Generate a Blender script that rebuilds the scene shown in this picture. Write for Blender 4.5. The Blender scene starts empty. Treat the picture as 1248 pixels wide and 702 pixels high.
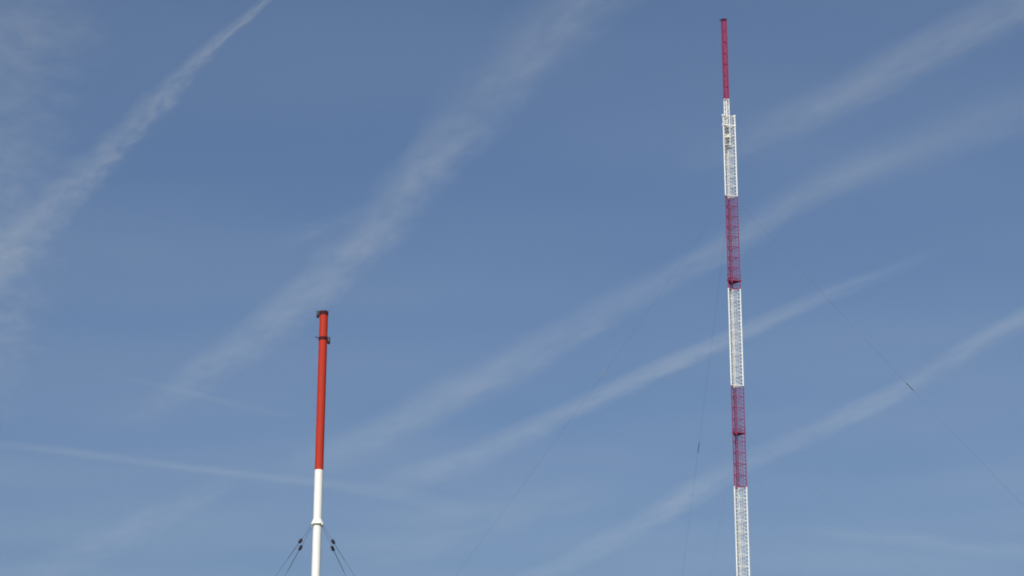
import bpy, math, random
from mathutils import Vector, Matrix

random.seed(7)
R = math.radians
scene = bpy.context.scene
COL = scene.collection

# ------------------------------------------------------------------ camera
FPX, PW, PH = 2700.0, 1248.0, 702.0            # focal length in photo pixels, photo size
PITCH, ROLL = math.atan(FPX / 8020.0), math.atan(20 / 8020.0)
CAM_Z = 1.7
cam_data = bpy.data.cameras.new("camera")
cam_data.sensor_width = 36.0
cam_data.lens = 36.0 * FPX / PW
cam_data.clip_start = 0.5
cam_data.clip_end = 400000.0
cam = bpy.data.objects.new("camera", cam_data)
COL.objects.link(cam)
CAM_ROT = Matrix.Rotation(math.pi / 2 + PITCH, 3, 'X') @ Matrix.Rotation(ROLL, 3, 'Z')
cam.matrix_world = Matrix.Translation((0, 0, CAM_Z)) @ CAM_ROT.to_4x4()
scene.camera = cam

# ------------------------------------------------------------------ sky, sun, exposure
SUN_EL, SUN_AZ = R(33), R(192)                  # azimuth clockwise from +Y (the view direction)
world = bpy.data.worlds.new("World")
scene.world = world
world.use_nodes = True
wn = world.node_tree
sky = wn.nodes.new("ShaderNodeTexSky")
sky.sky_type = 'NISHITA'
sky.sun_disc = False
sky.sun_elevation = SUN_EL
sky.sun_rotation = SUN_AZ
sky.altitude = 0.0
sky.air_density = 0.95
sky.dust_density = 4.4
sky.ozone_density = 6.0
wn.nodes["Background"].inputs["Strength"].default_value = 0.10
wn.links.new(sky.outputs["Color"], wn.nodes["Background"].inputs["Color"])

sun_data = bpy.data.lights.new("sun", 'SUN')
sun_data.energy = 3.6
sun_data.angle = R(0.5)
sun_data.color = (1.0, 0.975, 0.93)
sun = bpy.data.objects.new("sun", sun_data)
sd = Vector((math.sin(SUN_AZ) * math.cos(SUN_EL), math.cos(SUN_AZ) * math.cos(SUN_EL), math.sin(SUN_EL)))
sun.rotation_euler = sd.to_track_quat('Z', 'Y').to_euler()
sun.location = (-60, -60, 120)
COL.objects.link(sun)

vs = scene.view_settings
vs.view_transform = 'Standard'
vs.look = 'None'
vs.gamma = 1.0
vs.exposure = 0.0
vs.use_curve_mapping = False
scene.render.engine = 'CYCLES'
scene.cycles.volume_bounces = 0
scene.cycles.volume_max_steps = 512
scene.cycles.use_denoising = True
scene.cycles.pixel_filter_type = 'BLACKMAN_HARRIS'
scene.cycles.filter_width = 1.9


def pixel_ray(x, y):
    d = CAM_ROT @ Vector(((x - PW / 2) / FPX, -(y - PH / 2) / FPX, -1.0))
    return d


def at_depth(x, y, Y):
    d = pixel_ray(x, y)
    return Vector((0, 0, CAM_Z)) + d * (Y / d.y)


def at_height(x, y, z):
    d = pixel_ray(x, y)
    return Vector((0, 0, CAM_Z)) + d * ((z - CAM_Z) / d.z)


# ------------------------------------------------------------------ materials
def paint(name, col, rough=0.45, wear=0.12, dirt=(0.25, 0.22, 0.18), scale=0.6, bump=0.02):
    m = bpy.data.materials.new(name)
    m.use_nodes = True
    nt = m.node_tree
    b = nt.nodes["Principled BSDF"]
    tc = nt.nodes.new("ShaderNodeTexCoord")
    mp = nt.nodes.new("ShaderNodeMapping")
    mp.inputs["Scale"].default_value = (scale * 3, scale * 3, scale * 0.35)
    nz = nt.nodes.new("ShaderNodeTexNoise")
    nz.inputs["Scale"].default_value = 1.0
    nz.inputs["Detail"].default_value = 6
    nt.links.new(tc.outputs["Object"], mp.inputs["Vector"])
    nt.links.new(mp.outputs["Vector"], nz.inputs["Vector"])
    rp = nt.nodes.new("ShaderNodeMapRange")
    rp.inputs["From Min"].default_value = 0.42
    rp.inputs["From Max"].default_value = 0.75
    rp.inputs["To Max"].default_value = wear
    nt.links.new(nz.outputs["Fac"], rp.inputs["Value"])
    mx = nt.nodes.new("ShaderNodeMix")
    mx.data_type = 'RGBA'
    mx.inputs["A"].default_value = (*col, 1)
    mx.inputs["B"].default_value = (*dirt, 1)
    nt.links.new(rp.outputs["Result"], mx.inputs["Factor"])
    nt.links.new(mx.outputs["Result"], b.inputs["Base Color"])
    b.inputs["Roughness"].default_value = rough
    b.inputs["Specular IOR Level"].default_value = 0.3
    if bump:
        bp = nt.nodes.new("ShaderNodeBump")
        bp.inputs["Strength"].default_value = 0.15
        bp.inputs["Distance"].default_value = bump
        nt.links.new(nz.outputs["Fac"], bp.inputs["Height"])
        nt.links.new(bp.outputs["Normal"], b.inputs["Normal"])
    return m


M_RED = paint("orange_red_paint", (0.42, 0.028, 0.011), 0.75, 0.35, (0.27, 0.035, 0.02))
M_WHITE = paint("white_paint", (0.80, 0.79, 0.74), 0.5, 0.22, (0.48, 0.45, 0.38))
M_MAROON = paint("dark_maroon_paint", (0.045, 0.004, 0.008), 0.8, 0.2, (0.05, 0.03, 0.03))
M_CRIMSON = paint("crimson_paint", (0.25, 0.03, 0.10), 0.7, 0.2, (0.09, 0.03, 0.05))
M_PLAT = paint("shaded_crimson_paint", (0.19, 0.02, 0.07), 0.8, 0.2, (0.06, 0.03, 0.04))  # darker crimson: the platforms' underside shade is in the colour; lamp boxes share it
M_LWHITE = paint("lattice_white_paint", (0.74, 0.75, 0.72), 0.6, 0.35, (0.45, 0.43, 0.38))
M_STEEL = paint("galvanised_steel", (0.17, 0.18, 0.19), 0.5, 0.3, (0.08, 0.08, 0.08))
M_CABLE = paint("dark_cable_steel", (0.045, 0.047, 0.05), 0.6, 0.2, (0.02, 0.02, 0.02), bump=0)
M_PORC = paint("dark_glazed_porcelain", (0.012, 0.012, 0.018), 0.3, 0.3, (0.03, 0.025, 0.02))
M_LGUY = paint("pale_guy_strand", (0.10, 0.10, 0.105), 0.6, 0.2, (0.05, 0.05, 0.05), bump=0)
M_PALEINS = paint("pale_insulator_glaze", (0.22, 0.23, 0.21), 0.6, 0.3, (0.2, 0.2, 0.2))
M_GREYINS = paint("grey_insulator_glaze", (0.05, 0.055, 0.065), 0.4, 0.3, (0.03, 0.03, 0.03))
M_GREY = paint("grey_lamp_housing", (0.05, 0.065, 0.07), 0.7, 0.3, (0.06, 0.06, 0.06))
M_LENS = paint("dark_red_lamp_glass", (0.03, 0.004, 0.012), 0.15, 0.1, (0.02, 0.01, 0.01))
M_CONC = paint("weathered_concrete", (0.36, 0.35, 0.32), 0.9, 0.5, (0.2, 0.19, 0.17))


def grass_material():
    m = bpy.data.materials.new("meadow_grass")
    m.use_nodes = True
    nt = m.node_tree
    b = nt.nodes["Principled BSDF"]
    tc = nt.nodes.new("ShaderNodeTexCoord")
    cols = []
    for sc, det in ((0.004, 4), (0.6, 8)):
        n = nt.nodes.new("ShaderNodeTexNoise")
        n.inputs["Scale"].default_value = sc
        n.inputs["Detail"].default_value = det
        nt.links.new(tc.outputs["Object"], n.inputs["Vector"])
        cols.append(n)
    ad = nt.nodes.new("ShaderNodeMath")
    ad.operation = 'MULTIPLY_ADD'
    ad.inputs[1].default_value = 0.6
    ml = nt.nodes.new("ShaderNodeMath")
    ml.operation = 'MULTIPLY'
    ml.inputs[1].default_value = 0.4
    nt.links.new(cols[1].outputs["Fac"], ml.inputs[0])
    nt.links.new(cols[0].outputs["Fac"], ad.inputs[0])
    nt.links.new(ml.outputs[0], ad.inputs[2])
    cr = nt.nodes.new("ShaderNodeValToRGB")
    cr.color_ramp.elements[0].position = 0.35
    cr.color_ramp.elements[0].color = (0.035, 0.06, 0.018, 1)
    cr.color_ramp.elements[1].position = 0.68
    cr.color_ramp.elements[1].color = (0.12, 0.12, 0.045, 1)
    nt.links.new(ad.outputs[0], cr.inputs["Fac"])
    nt.links.new(cr.outputs["Color"], b.inputs["Base Color"])
    b.inputs["Roughness"].default_value = 0.95
    return m


# ------------------------------------------------------------------ mesh builder
class MB:
    def __init__(self):
        self.v, self.f, self.smooth = [], [], []

    def add(self, vs_, fs_, smooth=False):
        o = len(self.v)
        self.v += [tuple(p) for p in vs_]
        self.f += [tuple(i + o for i in f) for f in fs_]
        self.smooth += [smooth] * len(fs_)

    def tube(self, pts, rad, n=8, caps=True, smooth=True):
        pts = [Vector(p) for p in pts]
        rads = rad if isinstance(rad, (list, tuple)) else [rad] * len(pts)
        vs_, fs_ = [], []
        for i, p in enumerate(pts):
            t = (pts[min(i + 1, len(pts) - 1)] - pts[max(i - 1, 0)]).normalized()
            ref = Vector((0, 0, 1)) if abs(t.z) < 0.9 else Vector((1, 0, 0))
            a = t.cross(ref).normalized()
            b = t.cross(a)
            for k in range(n):
                an = 2 * math.pi * k / n
                vs_.append(p + (a * math.cos(an) + b * math.sin(an)) * rads[i])
        for i in range(len(pts) - 1):
            for k in range(n):
                fs_.append((i * n + k, i * n + (k + 1) % n, (i + 1) * n + (k + 1) % n, (i + 1) * n + k))
        self.add(vs_, fs_, smooth)
        if caps:
            self.add(vs_[:n], [tuple(range(n))])
            self.add(vs_[-n:], [tuple(range(n))[::-1]])
        return self

    def lathe(self, prof, n=32, c=(0, 0, 0), smooth=True):
        """prof: (radius, z) pairs; sharp edges come from doubled rings"""
        for (r0, z0), (r1, z1) in zip(prof, prof[1:]):
            vs_ = []
            for r, z in ((r0, z0), (r1, z1)):
                for k in range(n):
                    an = 2 * math.pi * k / n
                    vs_.append((c[0] + r * math.cos(an), c[1] + r * math.sin(an), c[2] + z))
            flat = abs(z1 - z0) < 1e-6
            self.add(vs_, [(k, (k + 1) % n, n + (k + 1) % n, n + k) for k in range(n)], smooth and not flat)
        return self

    def box(self, c, s, rz=0.0):
        c = Vector(c)
        m = Matrix.Rotation(rz, 3, 'Z')
        vs_ = [c + m @ Vector((sx * s[0] / 2, sy * s[1] / 2, sz * s[2] / 2))
               for sx in (-1, 1) for sy in (-1, 1) for sz in (-1, 1)]
        self.add(vs_, [(0, 1, 3, 2), (4, 6, 7, 5), (0, 4, 5, 1), (2, 3, 7, 6), (0, 2, 6, 4), (1, 5, 7, 3)])
        return self

    def mesh(self, name, mat):
        me = bpy.data.meshes.new(name)
        me.from_pydata(self.v, [], self.f)
        me.materials.append(mat)
        me.polygons.foreach_set("use_smooth", self.smooth)
        me.update()
        return me

    def build(self, name, mat, parent=None, loc=(0, 0, 0)):
        return link(name, self.mesh(name, mat), parent, loc)


def link(name, me, parent=None, loc=(0, 0, 0)):
    o = bpy.data.objects.new(name, me)
    COL.objects.link(o)
    o.location = loc
    if parent is not None:
        o.parent = parent
    return o


def tag(o, label=None, cat=None, group=None, kind=None):
    for k, v in (("label", label), ("category", cat), ("group", group), ("kind", kind)):
        if v:
            o[k] = v
    return o


# ------------------------------------------------------------------ ground
def build_ground():
    vs_, fs_ = [], []
    rings = [0.0, 60, 200, 500, 1200, 3000, 8000, 20000, 60000, 150000]
    n = 48
    vs_.append((0, 0, 0))
    for r in rings[1:]:
        for k in range(n):
            an = 2 * math.pi * k / n
            vs_.append((r * math.cos(an), r * math.sin(an), 0.0))
    for k in range(n):
        fs_.append((0, 1 + k, 1 + (k + 1) % n))
    for i in range(len(rings) - 2):
        a, b = 1 + i * n, 1 + (i + 1) * n
        for k in range(n):
            fs_.append((a + k, b + k, b + (k + 1) % n, a + (k + 1) % n))
    mb = MB()
    mb.add(vs_, fs_, True)
    o = mb.build("ground", grass_material())
    tag(o, "flat grass meadow under the masts", "ground", kind="structure")


def build_hills():
    """low wooded rise all round the plain, far below the photo's frame"""
    n, prof = 240, ((3000, -2.0), (3250, 0.35), (3600, 0.75), (4100, 1.0), (5200, 0.6), (6500, -2.0))
    ph = [random.uniform(0, 6.28) for _ in range(8)]
    vs_, fs_ = [], []
    for k in range(n):
        an = 2 * math.pi * k / n
        h = 150 + sum(26 / (i + 1) * math.sin((2 * i + 3) * an + ph[i]) for i in range(8))
        wob = 1 + 0.05 * math.sin(5 * an + ph[0]) + 0.02 * math.sin(17 * an + ph[3])
        for rad, f in prof:
            z = f if f < 0 else f * h + random.uniform(-3, 3)
            vs_.append((rad * wob * math.cos(an), rad * wob * math.sin(an), z))
    q = len(prof)
    for k in range(n):
        k2 = (k + 1) % n
        for j in range(q - 1):
            fs_.append((k * q + j, k * q + j + 1, k2 * q + j + 1, k2 * q + j))
    mb = MB()
    mb.add(vs_, fs_, True)
    m = paint("wooded_hillside", (0.045, 0.06, 0.025), 0.95, 0.7, (0.08, 0.085, 0.035), scale=0.006, bump=0)
    tag(mb.build("hills", m), "low wooded hills round the meadow", "hills", kind="structure")


build_ground()
build_hills()


# ------------------------------------------------------------------ guy wires
def guy_points(a, b, sag, n=40):
    a, b = Vector(a), Vector(b)
    return [a.lerp(b, i / n) - Vector((0, 0, 4 * sag * (i / n) * (1 - i / n))) for i in range(n + 1)]


def on_guy(a, b, sag, t):
    a, b = Vector(a), Vector(b)
    p = a.lerp(b, t) - Vector((0, 0, 4 * sag * t * (1 - t)))
    d = ((b - a) - Vector((0, 0, 4 * sag * (1 - 2 * t)))).normalized()
    return p, d


def anchor_mesh():
    mb = MB()
    mb.box((0, 0, 0.35), (2.4, 2.4, 0.7))
    mb.box((0, 0, 0.9), (1.2, 1.2, 0.4))
    mb.box((0, 0, 1.25), (0.12, 0.5, 0.5))
    return mb.mesh("anchor_block", M_CONC)


ANCHOR = anchor_mesh()

# ------------------------------------------------------------------ tubular mast
LX, LY = -31.23, 350.0
TUBE_R = 0.70


def build_tubular_mast():
    root = bpy.data.objects.new("tubular_mast", None)
    COL.objects.link(root)
    root.location = (LX, LY, 0)
    tag(root, "slim smooth tubular mast, red above and white below, with a flared guy collar", "mast")
    bounds = [1.9, 6.7, 33.9, 61.1, 88.27, 115.0]
    mats = [M_RED, M_WHITE, M_RED, M_WHITE, M_RED]
    for z0, z1, m in zip(bounds, bounds[1:], mats):
        mb = MB()
        prof = [(TUBE_R, 0)]
        nseg = max(1, round((z1 - z0) / 6.8))
        L = (z1 - z0) / nseg
        for k in range(nseg):
            b = k * L
            if k:
                prof += [(TUBE_R, b - 0.05), (TUBE_R + 0.012, b - 0.05), (TUBE_R + 0.012, b + 0.05), (TUBE_R, b + 0.05)]
        prof.append((TUBE_R, z1 - z0))
        mb.lathe(prof, 40)
        o = mb.build("tube_section", m, root, (0, 0, z0))
        # climbing rail with step irons on the far side
        rl = MB()
        rl.box((0.25, TUBE_R + 0.07, (z1 - z0) / 2), (0.06, 0.05, z1 - z0))
        for k in range(int((z1 - z0) / 0.9)):
            rl.box((0.25, TUBE_R + 0.09, 0.4 + 0.9 * k), (0.36, 0.03, 0.03))
        rl.build("climbing_rail", m, o)
    # flared collar that carries the guys
    zc = 79.35
    c = MB()
    c.lathe([(TUBE_R + 0.004, 0.78), (TUBE_R + 0.03, 0.74), (1.05, 0.03), (1.07, 0.03), (1.07, -0.06), (TUBE_R + 0.004, -0.06)], 40)
    col = c.build("guy_collar", M_WHITE, root, (0, 0, zc))
    # top cap ring and lower lamp ring
    cap = MB()
    cap.lathe([(0.02, 0.34), (0.73, 0.34), (0.745, 0.31), (0.745, -0.34), (TUBE_R + 0.003, -0.34)], 40)
    cap.build("cap_ring", M_MAROON, root, (0, 0, 114.98))
    ring = MB()
    ring.lathe([(TUBE_R + 0.003, 0.25), (0.77, 0.25), (0.77, -0.25), (TUBE_R + 0.003, -0.25)], 40)
    ring.build("lamp_ring", M_MAROON, root, (0, 0, 110.55))
    nub = MB()
    nub.box((0, 0, 0), (0.4, 0.12, 0.1)).box((-0.2, 0, 0.1), (0.14, 0.14, 0.32))
    nub.build("cable_bracket", M_MAROON, root, (-0.95, -0.1, 110.75))
    for sx, zz in ((-1, 115.0), (1, 110.45)):
        h = MB()
        h.box((0, 0, 0), (0.42, 0.46, 0.62))
        h.box((0, 0, 0.335), (0.48, 0.52, 0.05))
        h.box((-sx * 0.22, 0, 0.08), (0.16, 0.12, 0.12))
        hx = sx * (0.77 + 0.21)
        ho = h.build("warning_light", M_GREY, root, (hx, -0.12, zz))
        ln = MB()
        ln.lathe([(0.10, 0.0), (0.22, -0.06), (0.25, -0.22), (0.22, -0.40), (0.10, -0.50), (0.01, -0.52)], 20)
        ln.lathe([(0.26, -0.03), (0.26, 0.02)], 20)
        ln.build("lens", M_LENS, ho, (-sx * 0.02, 0, -0.335))
    # guys
    k = 0.84
    zr = zc - 0.06
    for q, adeg in enumerate((40, 130, 220, 310)):
        an = R(adeg)
        dv = Vector((math.sin(an), math.cos(an), 0))
        lug = MB()
        lug.box(dv * 1.11 + Vector((0, 0, -0.10)), (0.05, 0.30, 0.34), -an)
        lug.build("guy_lug", M_WHITE, col)
        a = dv * 1.15 + Vector((0, 0, zr - 0.16))
        b = dv * (k * zr) + Vector((0, 0, 1.3))
        sag = 1.0
        g = MB()
        g.tube(guy_points(a, b, sag), 0.022, 6)
        go = g.build("guy_wire", M_CABLE, root)
        for t in (0.0385, 0.36, 0.70):
            p, d = on_guy(a, b, sag, t)
            prof_t = [(-0.50, 0.05), (-0.44, 0.14), (-0.30, 0.25), (-0.08, 0.27), (-0.05, 0.20), (0.05, 0.20),
                      (0.08, 0.27), (0.30, 0.25), (0.44, 0.14), (0.50, 0.05)]
            i = MB()
            i.tube([d * s for s, _ in prof_t], [r for _, r in prof_t], 14)
            i.build("egg_insulator", M_PORC, go, p)
            p2, d2 = on_guy(a, b, sag, t + 0.024)
            tb = MB()
            tb.tube([d2 * -2.0, d2 * -1.9, d2 * 1.7, d2 * 1.9], [0.02, 0.045, 0.045, 0.02], 8)
            tb.build("armour_rod", M_CABLE, go, p2)
        an_o = link("anchor_block", ANCHOR, go, dv * (k * zr))
        an_o.rotation_euler.z = -an
    base = MB()
    base.lathe([(0.70, 0.0), (0.45, -0.25), (0.30, -0.35), (0.36, -0.45), (0.26, -0.55), (0.36, -0.65), (0.26, -0.75),
                (0.36, -0.85), (0.30, -0.95), (0.5, -1.0)], 28)
    base.build("base_insulator", M_PORC, root, (0, 0, 1.9))
    fnd = MB()
    fnd.box((0, 0, 0.2), (4.0, 4.0, 0.6)).box((0, 0, 0.7), (2.0, 2.0, 0.4))
    fnd.build("foundation", M_CONC, root)
    return root


build_tubular_mast()

# ------------------------------------------------------------------ lattice mast
RX, RY = 42.13, 400.0
TRI_R = 1.36
LEG_ANG = [R(-17), R(-137), R(-257)]
LEGS = [Vector((TRI_R * math.cos(a), TRI_R * math.sin(a), 0)) for a in LEG_ANG]
BANDS = [(1.7, 20.9, 'w'), (20.9, 40.0, 'r'), (40.0, 59.2, 'w'), (59.2, 78.4, 'r'), (78.4, 97.57, 'w'),
         (97.57, 116.97, 'r'), (116.97, 136.15, 'w'), (136.15, 155.04, 'r'), (155.04, 171.88, 'w')]


def build_lattice_mast():
    root = bpy.data.objects.new("lattice_mast", None)
    COL.objects.link(root)
    root.location = (RX, RY, 0)
    tag(root, "tall lattice mast banded crimson and white, topped by a narrow antenna column", "mast")
    mats = {'w': M_LWHITE, 'r': M_CRIMSON}
    leg_r = {'w': 0.135, 'r': 0.10}
    brace = {}
    for c in 'wr':
        for j in range(3):
            a, b = LEGS[j], LEGS[(j + 1) % 3]
            mb = MB()
            mb.tube([a, b], 0.05, 6, caps=False)
            brace[c, j] = mb.mesh("horizontal_brace", mats[c])
    cache = {}
    for z0, z1, c in BANDS:
        L = z1 - z0
        n = round(L / 2.12)
        p = L / n
        m = mats[c]
        fl = MB()                                    # bolted joint frame at the foot of the section
        vs_ = []
        for sc, zz in ((1.12, -0.05), (0.86, -0.05), (0.86, 0.05), (1.12, 0.05)):
            vs_ += [v * sc + Vector((0, 0, zz)) for v in LEGS]
        fl.add(vs_, [(3 * q + j, 3 * q + (j + 1) % 3, 3 * ((q + 1) % 4) + (j + 1) % 3, 3 * ((q + 1) % 4) + j)
                     for q in range(4) for j in range(3)])
        sec = fl.build("mast_section", m, root, (0, 0, z0))
        for lg in LEGS:
            mb = MB()
            mb.tube([(0, 0, 0.002), (0, 0, L - 0.002)], leg_r[c], 10)
            mb.build("leg", m, sec, lg)
        for i in range(n):
            for j in range(3):
                link("horizontal_brace", brace[c, j], sec, (0, 0, (i + 0.02) * p))
        dg = MB()
        for i in range(3 * n):
            for j in range(3):
                a, b = LEGS[j], LEGS[(j + 1) % 3]
                lo, hi = Vector((0, 0, i * p / 3)), Vector((0, 0, (i + 1) * p / 3))
                dg.tube([a + lo, b + hi], 0.029 if c == 'w' else 0.02, 5, caps=False)
                dg.tube([b + lo, a + hi], 0.029 if c == 'w' else 0.02, 5, caps=False)
        tag(dg.build("diagonal_bracing", m, sec), kind="stuff")
        # caged ladder
        ld = MB()
        lx, ly = 0.55, 0.12
        for s in (-0.22, 0.22):
            ld.tube([(lx + s, ly, 0), (lx + s, ly, L)], 0.035, 6)
        for i in range(int(L / 0.3)):
            ld.tube([(lx - 0.22, ly, 0.15 + 0.3 * i), (lx + 0.22, ly, 0.15 + 0.3 * i)], 0.018, 5, caps=False)
        ld.build("ladder", m, sec)
        ct = MB()
        for q, xx in enumerate((-0.22, -0.13, -0.04, 0.05)):
            ct.tube([(xx, 0.25, 0), (xx, 0.25, L)], 0.035, 6)
        for i in range(int(L / 1.06)):
            ct.box((-0.085, 0.30, 0.5 + 1.06 * i), (0.5, 0.04, 0.06))
        ct.build("feeder_cables", m, sec)

    # work platforms with handrails, seen from below
    for zz, out in ((137.8, 0.25), (107.9, 0.12)):
        pf = MB()
        sc = 1 + out / TRI_R
        tri = [v * sc for v in LEGS]
        top = [v + Vector((0, 0, 0.06)) for v in tri]
        bot = [v - Vector((0, 0, 0.06)) for v in tri]
        pf.add(top + bot, [(0, 1, 2), (5, 4, 3), (0, 3, 4, 1), (1, 4, 5, 2), (2, 5, 3, 0)])
        for j in range(3):
            pf.tube([tri[j] - Vector((0, 0, 0.12)), tri[(j + 1) % 3] - Vector((0, 0, 0.12))], 0.09, 6)
        po = pf.build("work_platform", M_PLAT, root, (0, 0, zz))
        hr = MB()
        for j in range(3):
            a, b = tri[j], tri[(j + 1) % 3]
            hr.tube([a + Vector((0, 0, 1.1)), b + Vector((0, 0, 1.1))], 0.03, 6)
            for f in (0.0, 0.5):
                q = a.lerp(b, f)
                hr.tube([q, q + Vector((0, 0, 1.1))], 0.028, 6)
        hr.build("handrail", M_CRIMSON, po)
        lm = MB()
        lm.box((0, 0, 0), (0.55, 0.4, 0.5)).tube([(0.05, 0, -0.25), (0.05, 0, -0.6)], [0.2, 0.12], 12)
        lm.build("warning_light", M_PLAT, root, (LEGS[2].x - 0.05, LEGS[1].y + 0.2, zz - 0.1))

    # gusset plates at the open top of the mast
    for zz in (171.75, 169.75):
        for j, lg in enumerate(LEGS):
            g = MB()
            g.box((0, 0, 0), (0.40, 0.40, 0.36), LEG_ANG[j])
            g.build("corner_gusset", M_LWHITE, root, lg + Vector((0, 0, zz)))
    for zz in (171.72, 169.72):
        tr = MB()
        for j in range(3):
            tr.tube([LEGS[j], LEGS[(j + 1) % 3]], 0.085, 6)
        tr.build("top_frame", M_LWHITE, root, (0, 0, zz))
    # antenna column
    ax, ay = -0.20, -0.15
    h = 0.46
    for z0, z1, m in ((165.6, 175.36, M_LWHITE), (175.36, 192.45, M_CRIMSON)):
        L = z1 - z0
        cor = MB()
        cor.tube([(0, 0, 0), (0, 0, L)], 0.20, 16)
        n = round(L / 0.95)
        sec = cor.build("antenna_column", m, root, (ax, ay, z0))
        cs = [Vector((sx * h, sy * h, 0)) for sx, sy in ((-1, -1), (1, -1), (1, 1), (-1, 1))]
        for v in cs:
            lg = MB()
            lg.tube([(0, 0, 0), (0, 0, L)], 0.075, 8)
            lg.build("leg", m, sec, v)
        br = MB()
        for i in range(n + 1):
            zz = Vector((0, 0, min(i * L / n + 0.04, L - 0.04)))
            for j in range(4):
                br.tube([cs[j] + zz, cs[(j + 1) % 4] + zz], 0.045, 6, caps=False)
            br.tube([cs[0] + zz, cs[2] + zz], 0.04, 6, caps=False)
        for i in range(n):
            lo, hi = Vector((0, 0, i * L / n)), Vector((0, 0, (i + 1) * L / n))
            for j in range(4):
                a, b = (j, (j + 1) % 4) if i % 2 else ((j + 1) % 4, j)
                br.tube([cs[a] + lo, cs[b] + hi], 0.04, 6, caps=False)
        tag(br.build("column_bracing", m, sec), kind="stuff")
        # dipole panels on the faces
        npan = int(L / 2.4)
        for i in range(npan):
            d = MB()
            for sx, sy in ((0, -1), (-1, 0), (1, 0), (0, 1)):
                d.box((sx * 0.40, sy * 0.40, 0), (0.10 if sx else 0.5, 0.10 if sy else 0.5, 2.26))
            if m is M_CRIMSON:
                d.build("antenna_panels", m, sec, (0, 0, 1.3 + 2.4 * i))
    tp = MB()
    tp.box((0, 0, 0), (1.16, 1.16, 0.14)).box((-0.72, 0, 0.02), (0.4, 0.14, 0.1))
    tp.box((0.15, 0.1, 0.14), (0.3, 0.3, 0.16))
    tp.build("top_plate", M_MAROON, root, (ax, ay, 192.53))
    # equipment boxes under the column
    for zz, sx, sz in ((168.6, 0.62, 1.1), (166.3, 0.55, 1.3)):
        e = MB()
        e.box((0, 0, 0), (sx, 0.6, sz)).box((0, 0, sz / 2 + 0.03), (sx + 0.1, 0.7, 0.06))
        e.build("equipment_cabinet", M_GREY, root, (-0.38, -0.45, zz))
    e = MB()
    e.box((0, 0, 0), (1.0, 0.9, 0.5))
    e.build("junction_box", paint("cream_box_paint", (0.62, 0.58, 0.44), 0.5, 0.3), root, (-0.4, -0.3, 167.45))

    # guys
    for lev, (za, sag) in enumerate(((154.2, 3.0), (107.9, 2.0))):
        for j, adeg in enumerate((112, 232, 352)):
            an = R(adeg)
            dv = Vector((math.sin(an), math.cos(an), 0))
            a = dv * 1.3 + Vector((0, 0, za))
            b = dv * 126.0 + Vector((0, 0, 1.3))
            g = MB()
            g.tube(guy_points(a, b, sag, 60), (0.013, 0.007)[lev], 5)
            go = g.build("guy_wire", M_LGUY, root)
            if lev == 0:
                t = 0.2516
                p, d = on_guy(a, b, sag, t)
                ln = (0.95, 0.8, 1.1)[j]
                prof_t = [(-ln - 0.1, 0.02), (-ln, 0.03)]
                ns = 6
                for s in range(ns):
                    u = -ln + 2 * ln * (s + 0.5) / ns
                    prof_t += [(u - 0.10, 0.05), (u - 0.04, 0.10), (u + 0.04, 0.10), (u + 0.10, 0.05)]
                prof_t += [(ln, 0.03), (ln + 0.1, 0.02)]
                ins = MB()
                ins.tube([d * s for s, _ in prof_t], [r for _, r in prof_t], 10)
                ins.build("rod_insulator", M_PALEINS if j == 1 else M_GREYINS, go, p)
                ao = link("anchor_block", ANCHOR, go, dv * 126.0)
                ao.rotation_euler.z = -an
    fnd = MB()
    fnd.box((0, 0, 0.3), (6.0, 6.0, 0.8)).box((0, 0, 1.2), (3.6, 3.6, 1.0))
    fnd.build("foundation", M_CONC, root)
    return root


build_lattice_mast()


# ------------------------------------------------------------------ contrails and cirrus: real volumes at cruising height
def float_curve(nt, pts):
    n = nt.nodes.new("ShaderNodeFloatCurve")
    cv = n.mapping.curves[0]
    pts = sorted(pts)
    cv.points[0].location = pts[0]
    cv.points[1].location = pts[-1]
    for p in pts[1:-1]:
        cv.points.new(*p)
    n.mapping.update()
    return n


def math_node(nt, op, a, b=None, c=None, clamp=False):
    n = nt.nodes.new("ShaderNodeMath")
    n.operation = op
    n.use_clamp = clamp
    for i, v in enumerate((a, b, c)):
        if v is None:
            continue
        if isinstance(v, (int, float)):
            n.inputs[i].default_value = v
        else:
            nt.links.new(v, n.inputs[i])
    return n.outputs[0]


def catmull(pts, n):
    out = []
    P = [pts[0]] + list(pts) + [pts[-1]]
    for i in range(len(pts) - 1):
        for k in range(n):
            t = k / n
            p0, p1, p2, p3 = P[i:i + 4]
            out.append(tuple(0.5 * (2 * b + (c - a) * t + (2 * a - 5 * b + 4 * c - d) * t * t + (3 * b - a - 3 * c + d) * t ** 3)
                             for a, b, c, d in zip(p0, p1, p2, p3)))
    out.append(tuple(pts[-1]))
    return out


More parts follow.
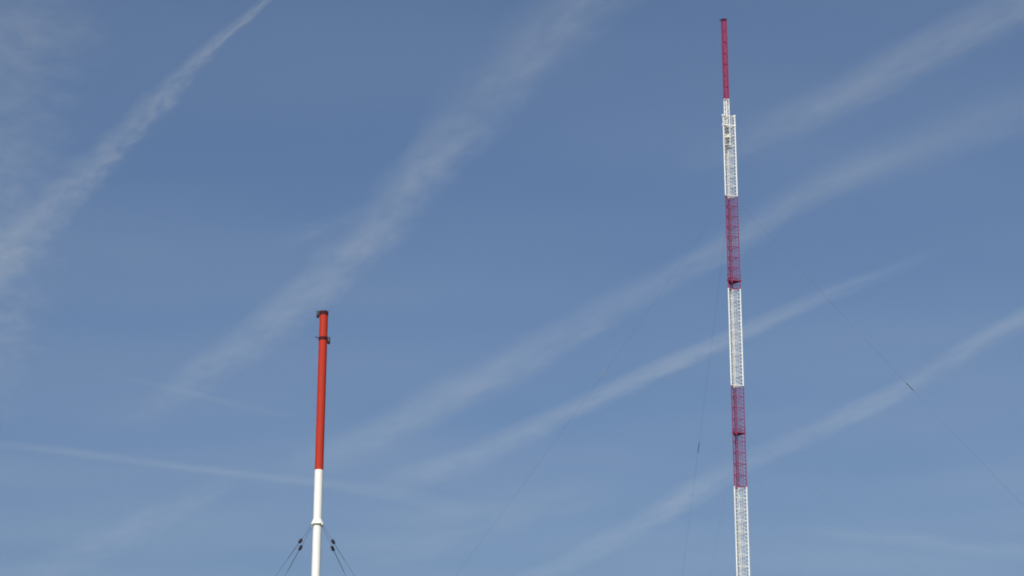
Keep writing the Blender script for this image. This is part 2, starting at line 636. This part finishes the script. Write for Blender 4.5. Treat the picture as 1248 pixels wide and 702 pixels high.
def contrail(name, label, cat, stations, alt, clump=0.5, ragged=0.35, flat=0.16, seed=0.0, grain=1.0, gain=0.82, kind=None,
             group=None, streak=3.0, power=2.1):
    """stations: (pixel x, pixel y, half width px, optical depth) along the trail's centre line"""
    st = catmull([(x, y, hw * 1.16, od * 1.08) for x, y, hw, od in stations], 5)
    plan, wid, tau = [], [], []
    for i, (x, y, hw, od) in enumerate(st):
        a, b = st[max(i - 1, 0)], st[min(i + 1, len(st) - 1)]
        t = Vector((b[0] - a[0], b[1] - a[1])).normalized()
        nrm = Vector((-t.y, t.x))
        c = at_height(x, y, alt)
        e1 = at_height(x + nrm.x * hw, y + nrm.y * hw, alt)
        e2 = at_height(x - nrm.x * hw, y - nrm.y * hw, alt)
        pa, pb = at_height(a[0], a[1], alt), at_height(b[0], b[1], alt)
        td = (pb - pa).normalized()
        w = abs((e1 - e2).cross(td).z) / 2
        plan.append(c)
        wid.append(w)
        tau.append(max(od, 0.0))
    o, e = plan[0], plan[-1]
    ex = (e - o)
    L = ex.length
    ex.normalize()
    ey = Vector((-ex.y, ex.x, 0))
    loc = [((p - o).dot(ex), (p - o).dot(ey)) for p in plan]
    cmin, cmax = min(q[1] for q in loc), max(q[1] for q in loc)
    crange = max(cmax - cmin, 1.0)
    wmax = max(wid)
    # extinction for the wanted optical depth along the line of sight
    dens = []
    for p, w, t in zip(plan, wid, tau):
        sight = (p - Vector((0, 0, CAM_Z))).normalized()
        dy, dz = sight.dot(ey), sight.z
        chord = 2.0 / math.sqrt((dy / w) ** 2 + (dz / (w * flat)) ** 2)
        dens.append(t / (0.5 * chord))
    dmax = max(dens)
    # hull
    hull = 1.22
    mb = MB()
    nn = 14
    vs_, fs_ = [], []
    for (lx, ly), w in zip(loc, wid):
        for k in range(nn):
            an = 2 * math.pi * k / nn
            vs_.append((lx, ly + math.cos(an) * w * hull, math.sin(an) * w * flat * hull))
    for i in range(len(loc) - 1):
        for k in range(nn):
            fs_.append((i * nn + k, i * nn + (k + 1) % nn, (i + 1) * nn + (k + 1) % nn, (i + 1) * nn + k))
    fs_.append(tuple(range(nn))[::-1])
    fs_.append(tuple((len(loc) - 1) * nn + k for k in range(nn)))
    mb.add(vs_, fs_, True)
    m = bpy.data.materials.new(name + "_ice")
    m.use_nodes = True
    nt = m.node_tree
    nt.nodes.remove(nt.nodes["Principled BSDF"])
    out = nt.nodes["Material Output"]
    tc = nt.nodes.new("ShaderNodeTexCoord")
    sp = nt.nodes.new("ShaderNodeSeparateXYZ")
    nt.links.new(tc.outputs["Object"], sp.inputs[0])
    X, Y, Z = sp.outputs
    u = math_node(nt, 'DIVIDE', X, L, clamp=True)
    step = max(1, len(loc) // 10)
    idx = sorted(set(list(range(0, len(loc), step)) + [len(loc) - 1]))
    us = [min(max(loc[i][0] / L, 0), 1) for i in idx]

    def curve(vals):
        n = float_curve(nt, [(a, min(max(v, 0), 1)) for a, v in zip(us, vals)])
        nt.links.new(u, n.inputs["Value"])
        return n.outputs["Value"]
    cy = math_node(nt, 'MULTIPLY_ADD', curve([(loc[i][1] - cmin) / crange for i in idx]), crange, cmin)
    ww = math_node(nt, 'MULTIPLY', curve([wid[i] / wmax for i in idx]), wmax)
    dd = math_node(nt, 'MULTIPLY', curve([dens[i] / dmax for i in idx]), dmax * gain)
    yn = math_node(nt, 'DIVIDE', math_node(nt, 'SUBTRACT', Y, cy), ww)
    zn = math_node(nt, 'DIVIDE', Z, math_node(nt, 'MULTIPLY', ww, flat))
    wm = sum(wid) / len(wid)
    xn = math_node(nt, 'DIVIDE', X, wm * streak)
    cb = nt.nodes.new("ShaderNodeCombineXYZ")
    nt.links.new(xn, cb.inputs[0])
    nt.links.new(yn, cb.inputs[1])
    nt.links.new(math_node(nt, 'MULTIPLY', zn, 0.35), cb.inputs[2])
    sh = nt.nodes.new("ShaderNodeVectorMath")
    sh.operation = 'ADD'
    sh.inputs[1].default_value = (seed * 3.17, seed * 1.31, seed * 5.7)
    nt.links.new(cb.outputs[0], sh.inputs[0])
    nz = nt.nodes.new("ShaderNodeTexNoise")
    nz.inputs["Scale"].default_value = 1.6 * grain
    nz.inputs["Detail"].default_value = 5.0
    nz.inputs["Roughness"].default_value = 0.66
    nt.links.new(sh.outputs[0], nz.inputs["Vector"])
    wob = nt.nodes.new("ShaderNodeTexNoise")
    wob.inputs["Scale"].default_value = 0.8 * grain
    wob.inputs["Detail"].default_value = 3.0
    nt.links.new(sh.outputs[0], wob.inputs["Vector"])
    yw = math_node(nt, 'MULTIPLY_ADD', math_node(nt, 'SUBTRACT', wob.outputs["Fac"], 0.5), ragged * 2, yn)
    r2 = math_node(nt, 'ADD', math_node(nt, 'MULTIPLY', yw, yw), math_node(nt, 'MULTIPLY', zn, zn))
    fall = math_node(nt, 'POWER', math_node(nt, 'SUBTRACT', 1.0, r2, clamp=True), power)
    mr = nt.nodes.new("ShaderNodeMapRange")
    mr.inputs["From Min"].default_value = 0.32
    mr.inputs["From Max"].default_value = 0.68
    mr.inputs["To Min"].default_value = 1.0 - clump
    mr.inputs["To Max"].default_value = 1.0 + clump
    nt.links.new(nz.outputs["Fac"], mr.inputs["Value"])
    big = nt.nodes.new("ShaderNodeTexNoise")
    big.inputs["Scale"].default_value = 0.45 * grain
    big.inputs["Detail"].default_value = 1.0
    nt.links.new(sh.outputs[0], big.inputs["Vector"])
    mb2 = nt.nodes.new("ShaderNodeMapRange")
    mb2.inputs["From Min"].default_value = 0.3
    mb2.inputs["From Max"].default_value = 0.7
    mb2.inputs["To Min"].default_value = 0.55
    mb2.inputs["To Max"].default_value = 1.35
    nt.links.new(big.outputs["Fac"], mb2.inputs["Value"])
    patch = math_node(nt, 'MULTIPLY', mr.outputs["Result"], mb2.outputs["Result"])
    den = math_node(nt, 'MULTIPLY', math_node(nt, 'MULTIPLY', fall, patch), dd)
    pv = nt.nodes.new("ShaderNodeVolumePrincipled")
    pv.inputs["Color"].default_value = (0.86, 0.955, 1.0, 1)
    pv.inputs["Anisotropy"].default_value = -0.2
    nt.links.new(den, pv.inputs["Density"])
    nt.links.new(pv.outputs[0], out.inputs["Volume"])
    bb = [max(v[i] for v in vs_) - min(v[i] for v in vs_) for i in range(3)]
    auto = sum(bb) / 30.0
    want = wm * flat * 0.9
    try:
        m.cycles.volume_step_rate = max(min(want / auto, 1.0), 0.005)
    except Exception:
        pass
    ob = mb.build(name, m)
    ob.matrix_world = Matrix(((ex.x, ey.x, 0, o.x), (ex.y, ey.y, 0, o.y), (0, 0, 1, alt), (0, 0, 0, 1)))
    tag(ob, label, cat, group, kind)
    return ob


G = "aircraft trails across the blue sky"
contrail("contrail", "short ragged trail, sharp at its top and fraying wider toward its lower end", "contrail",
         [(720, -330, 4, .1), (540, -190, 5, .18), (370, -45, 5, .2), (325, 0, 7, .24), (255, 60, 11, .27), (205, 110, 18, .27), (150, 165, 24, .24), (75, 240, 30, .25),
          (10, 305, 35, .23), (-60, 375, 40, .17), (-220, 520, 54, .14), (-420, 690, 50, 0)], 9000, clump=.8, ragged=.55, seed=1, group=G, streak=1.6, grain=1.5)
contrail("contrail", "broadest soft trail, running steeply down past the head of the tubular mast", "contrail",
         [(1250, -460, 60, 0), (1020, -270, 60, .08), (800, -70, 54, .13), (720, 0, 52, .17), (650, 60, 48, .22), (580, 135, 46, .22), (510, 215, 40, .24), (435, 300, 36, .25),
          (350, 380, 32, .24), (270, 440, 28, .17), (190, 495, 22, .07), (150, 520, 18, 0)], 9200, clump=.6, ragged=.45, seed=2, group=G,
         grain=1.7, streak=2.2)
contrail("contrail", "pale smudged trail fading out before it reaches the upper white band of the lattice mast", "contrail",
         [(1900, -400, 44, .0), (1600, -220, 42, .18), (1320, -60, 38, .22), (1225, 10, 36, .27), (1140, 58, 34, .26), (1050, 105, 30, .24), (980, 140, 28, .13), (910, 172, 26, .07),
          (820, 215, 24, .0)], 9100, clump=.6, ragged=.45, seed=3, group=G, grain=1.4, streak=2.5)
contrail("contrail", "wide faint trail passing behind the upper crimson band of the lattice mast", "contrail",
         [(1700, -10, 44, 0), (1480, 60, 42, .06), (1300, 110, 40, .07), (1190, 150, 38, .1), (1090, 190, 34, .13), (1000, 228, 28, .16), (930, 270, 24, .17), (850, 318, 23, .19),
          (760, 365, 24, .20), (670, 420, 26, .2), (580, 465, 28, .18), (490, 515, 30, .17), (400, 560, 30, .1), (320, 600, 28, .0)],
         8900, clump=.5, ragged=.4, seed=4, group=G, grain=1.4, streak=2.5)
contrail("contrail", "narrow soft trail crossing behind the middle white band of the lattice mast", "contrail",
         [(1160, 296, 12, 0), (1090, 328, 11, .05), (1000, 362, 12, .15), (920, 398, 12, .17), (830, 437, 13, .21), (750, 474, 14, .22),
          (660, 518, 16, .22), (580, 555, 19, .17), (500, 585, 22, .09), (430, 610, 22, 0)], 9050, clump=.5, ragged=.4, seed=5, group=G,
         grain=1.3)
contrail("contrail", "long straight trail crossing low behind the lower crimson band of the lattice mast", "contrail",
         [(2000, 20, 18, 0), (1650, 185, 16, .18), (1330, 345, 14, .2), (1230, 398, 15, .22), (1150, 445, 15, .22), (1080, 484, 15, .18), (1000, 522, 15, .17), (930, 553, 16, .15),
          (860, 592, 17, .2), (790, 633, 17, .2), (720, 672, 16, .16), (650, 706, 15, .17), (560, 750, 15, .14), (380, 830, 14, .1), (200, 890, 12, 0)], 9000, clump=.6, ragged=.45,
         seed=6, group=G, grain=1.3)
contrail("contrail", "thin slightly bowed trail running nearly level behind the white part of the tubular mast", "contrail",
         [(-420, 470, 5, 0), (-240, 505, 5, .06), (-60, 533, 6, .06), (0, 541, 6, .09), (100, 553, 6, .13), (220, 569, 6, .12), (340, 583, 7, .13), (430, 594, 9, .12), (510, 609, 13, .08),
          (575, 630, 18, .0)], 8800, clump=.45, ragged=.35, seed=7, group=G)
contrail("contrail", "faintest short hairline trail ending beside the red part of the tubular mast", "contrail",
         [(80, 450, 5, .0), (160, 462, 5, .02), (240, 481, 5, .06), (320, 500, 6, .05), (385, 513, 7, 0)], 8850, clump=.3, ragged=.3, seed=8, group=G)
contrail("cirrus_veil", "thin pale veil of high cloud beside the ragged trail", "cirrus",
         [(20, -80, 120, .12), (20, 40, 110, .16), (10, 160, 95, .15), (0, 280, 80, .13), (-10, 400, 70, .12), (-20, 520, 60, 0)], 8300, clump=.8, ragged=.5,
         flat=.1, seed=9, grain=2.0, kind="stuff", streak=1.2)
contrail("cirrus_wisp", "faint streaky wisp of cloud low beside the tubular mast", "cirrus",
         [(330, 560, 14, 0), (240, 605, 20, .07), (170, 640, 24, .1), (90, 680, 26, .09), (10, 720, 26, .0)], 8600, clump=.8, ragged=.5,
         flat=.1, seed=10, grain=1.6, kind="stuff", streak=2)
contrail("cirrus_wisp", "small faint wisp of cloud above the head of the tubular mast", "cirrus",
         [(480, 240, 10, 0), (420, 265, 15, .04), (375, 285, 16, .05), (330, 310, 14, .0)], 8600, clump=.9, ragged=.5,
         flat=.1, seed=11, grain=1.6, kind="stuff", streak=2)
contrail("cirrus_wisp", "nearly level hazy wisp of cloud low beside the lattice mast", "cirrus",
         [(960, 640, 8, 0), (1040, 652, 10, .07), (1140, 662, 11, .09), (1250, 674, 12, .08), (1330, 684, 10, .0)], 8600, clump=.7, ragged=.5,
         flat=.1, seed=12, grain=1.4, kind="stuff", streak=2.5)
contrail("cirrus_wisp", "broad dim wisp of cloud between the two masts", "cirrus",
         [(760, 575, 26, 0), (660, 610, 36, .07), (560, 640, 40, .09), (470, 670, 40, .08), (380, 700, 36, .0)], 8600, clump=.8, ragged=.5,
         flat=.1, seed=13, grain=1.8, kind="stuff", streak=2)


def high_haze():
    """even sheet of thin high cloud that pales the lower sky, where one looks through more of it"""
    mb = MB()
    mb.box((0, 0, 10400), (1000000, 1000000, 500))
    m = bpy.data.materials.new("thin_ice_haze")
    m.use_nodes = True
    nt = m.node_tree
    nt.nodes.remove(nt.nodes["Principled BSDF"])
    pv = nt.nodes.new("ShaderNodeVolumePrincipled")
    pv.inputs["Color"].default_value = (0.86, 0.955, 1.0, 1)
    pv.inputs["Anisotropy"].default_value = -0.2
    tc = nt.nodes.new("ShaderNodeTexCoord")
    mp = nt.nodes.new("ShaderNodeMapping")
    mp.inputs["Rotation"].default_value = (0, 0, R(-50))
    mp.inputs["Scale"].default_value = (1 / 9000, 1 / 3200, 1 / 9000)
    nt.links.new(tc.outputs["Object"], mp.inputs["Vector"])
    nz = nt.nodes.new("ShaderNodeTexNoise")
    nz.inputs["Scale"].default_value = 1.0
    nz.inputs["Detail"].default_value = 4.0
    nz.inputs["Roughness"].default_value = 0.55
    nt.links.new(mp.outputs["Vector"], nz.inputs["Vector"])
    mr = nt.nodes.new("ShaderNodeMapRange")
    mr.inputs["From Min"].default_value = 0.33
    mr.inputs["From Max"].default_value = 0.70
    mr.inputs["To Min"].default_value = 0.014 / 500
    mr.inputs["To Max"].default_value = 0.044 / 500
    nt.links.new(nz.outputs["Fac"], mr.inputs["Value"])
    nt.links.new(mr.outputs["Result"], pv.inputs["Density"])
    m.cycles.volume_step_rate = 0.01
    nt.links.new(pv.outputs[0], nt.nodes["Material Output"].inputs["Volume"])
    tag(mb.build("cirrus_layer", m), "even thin layer of high cloud paling the lower sky", "cirrus", kind="stuff")


high_haze()
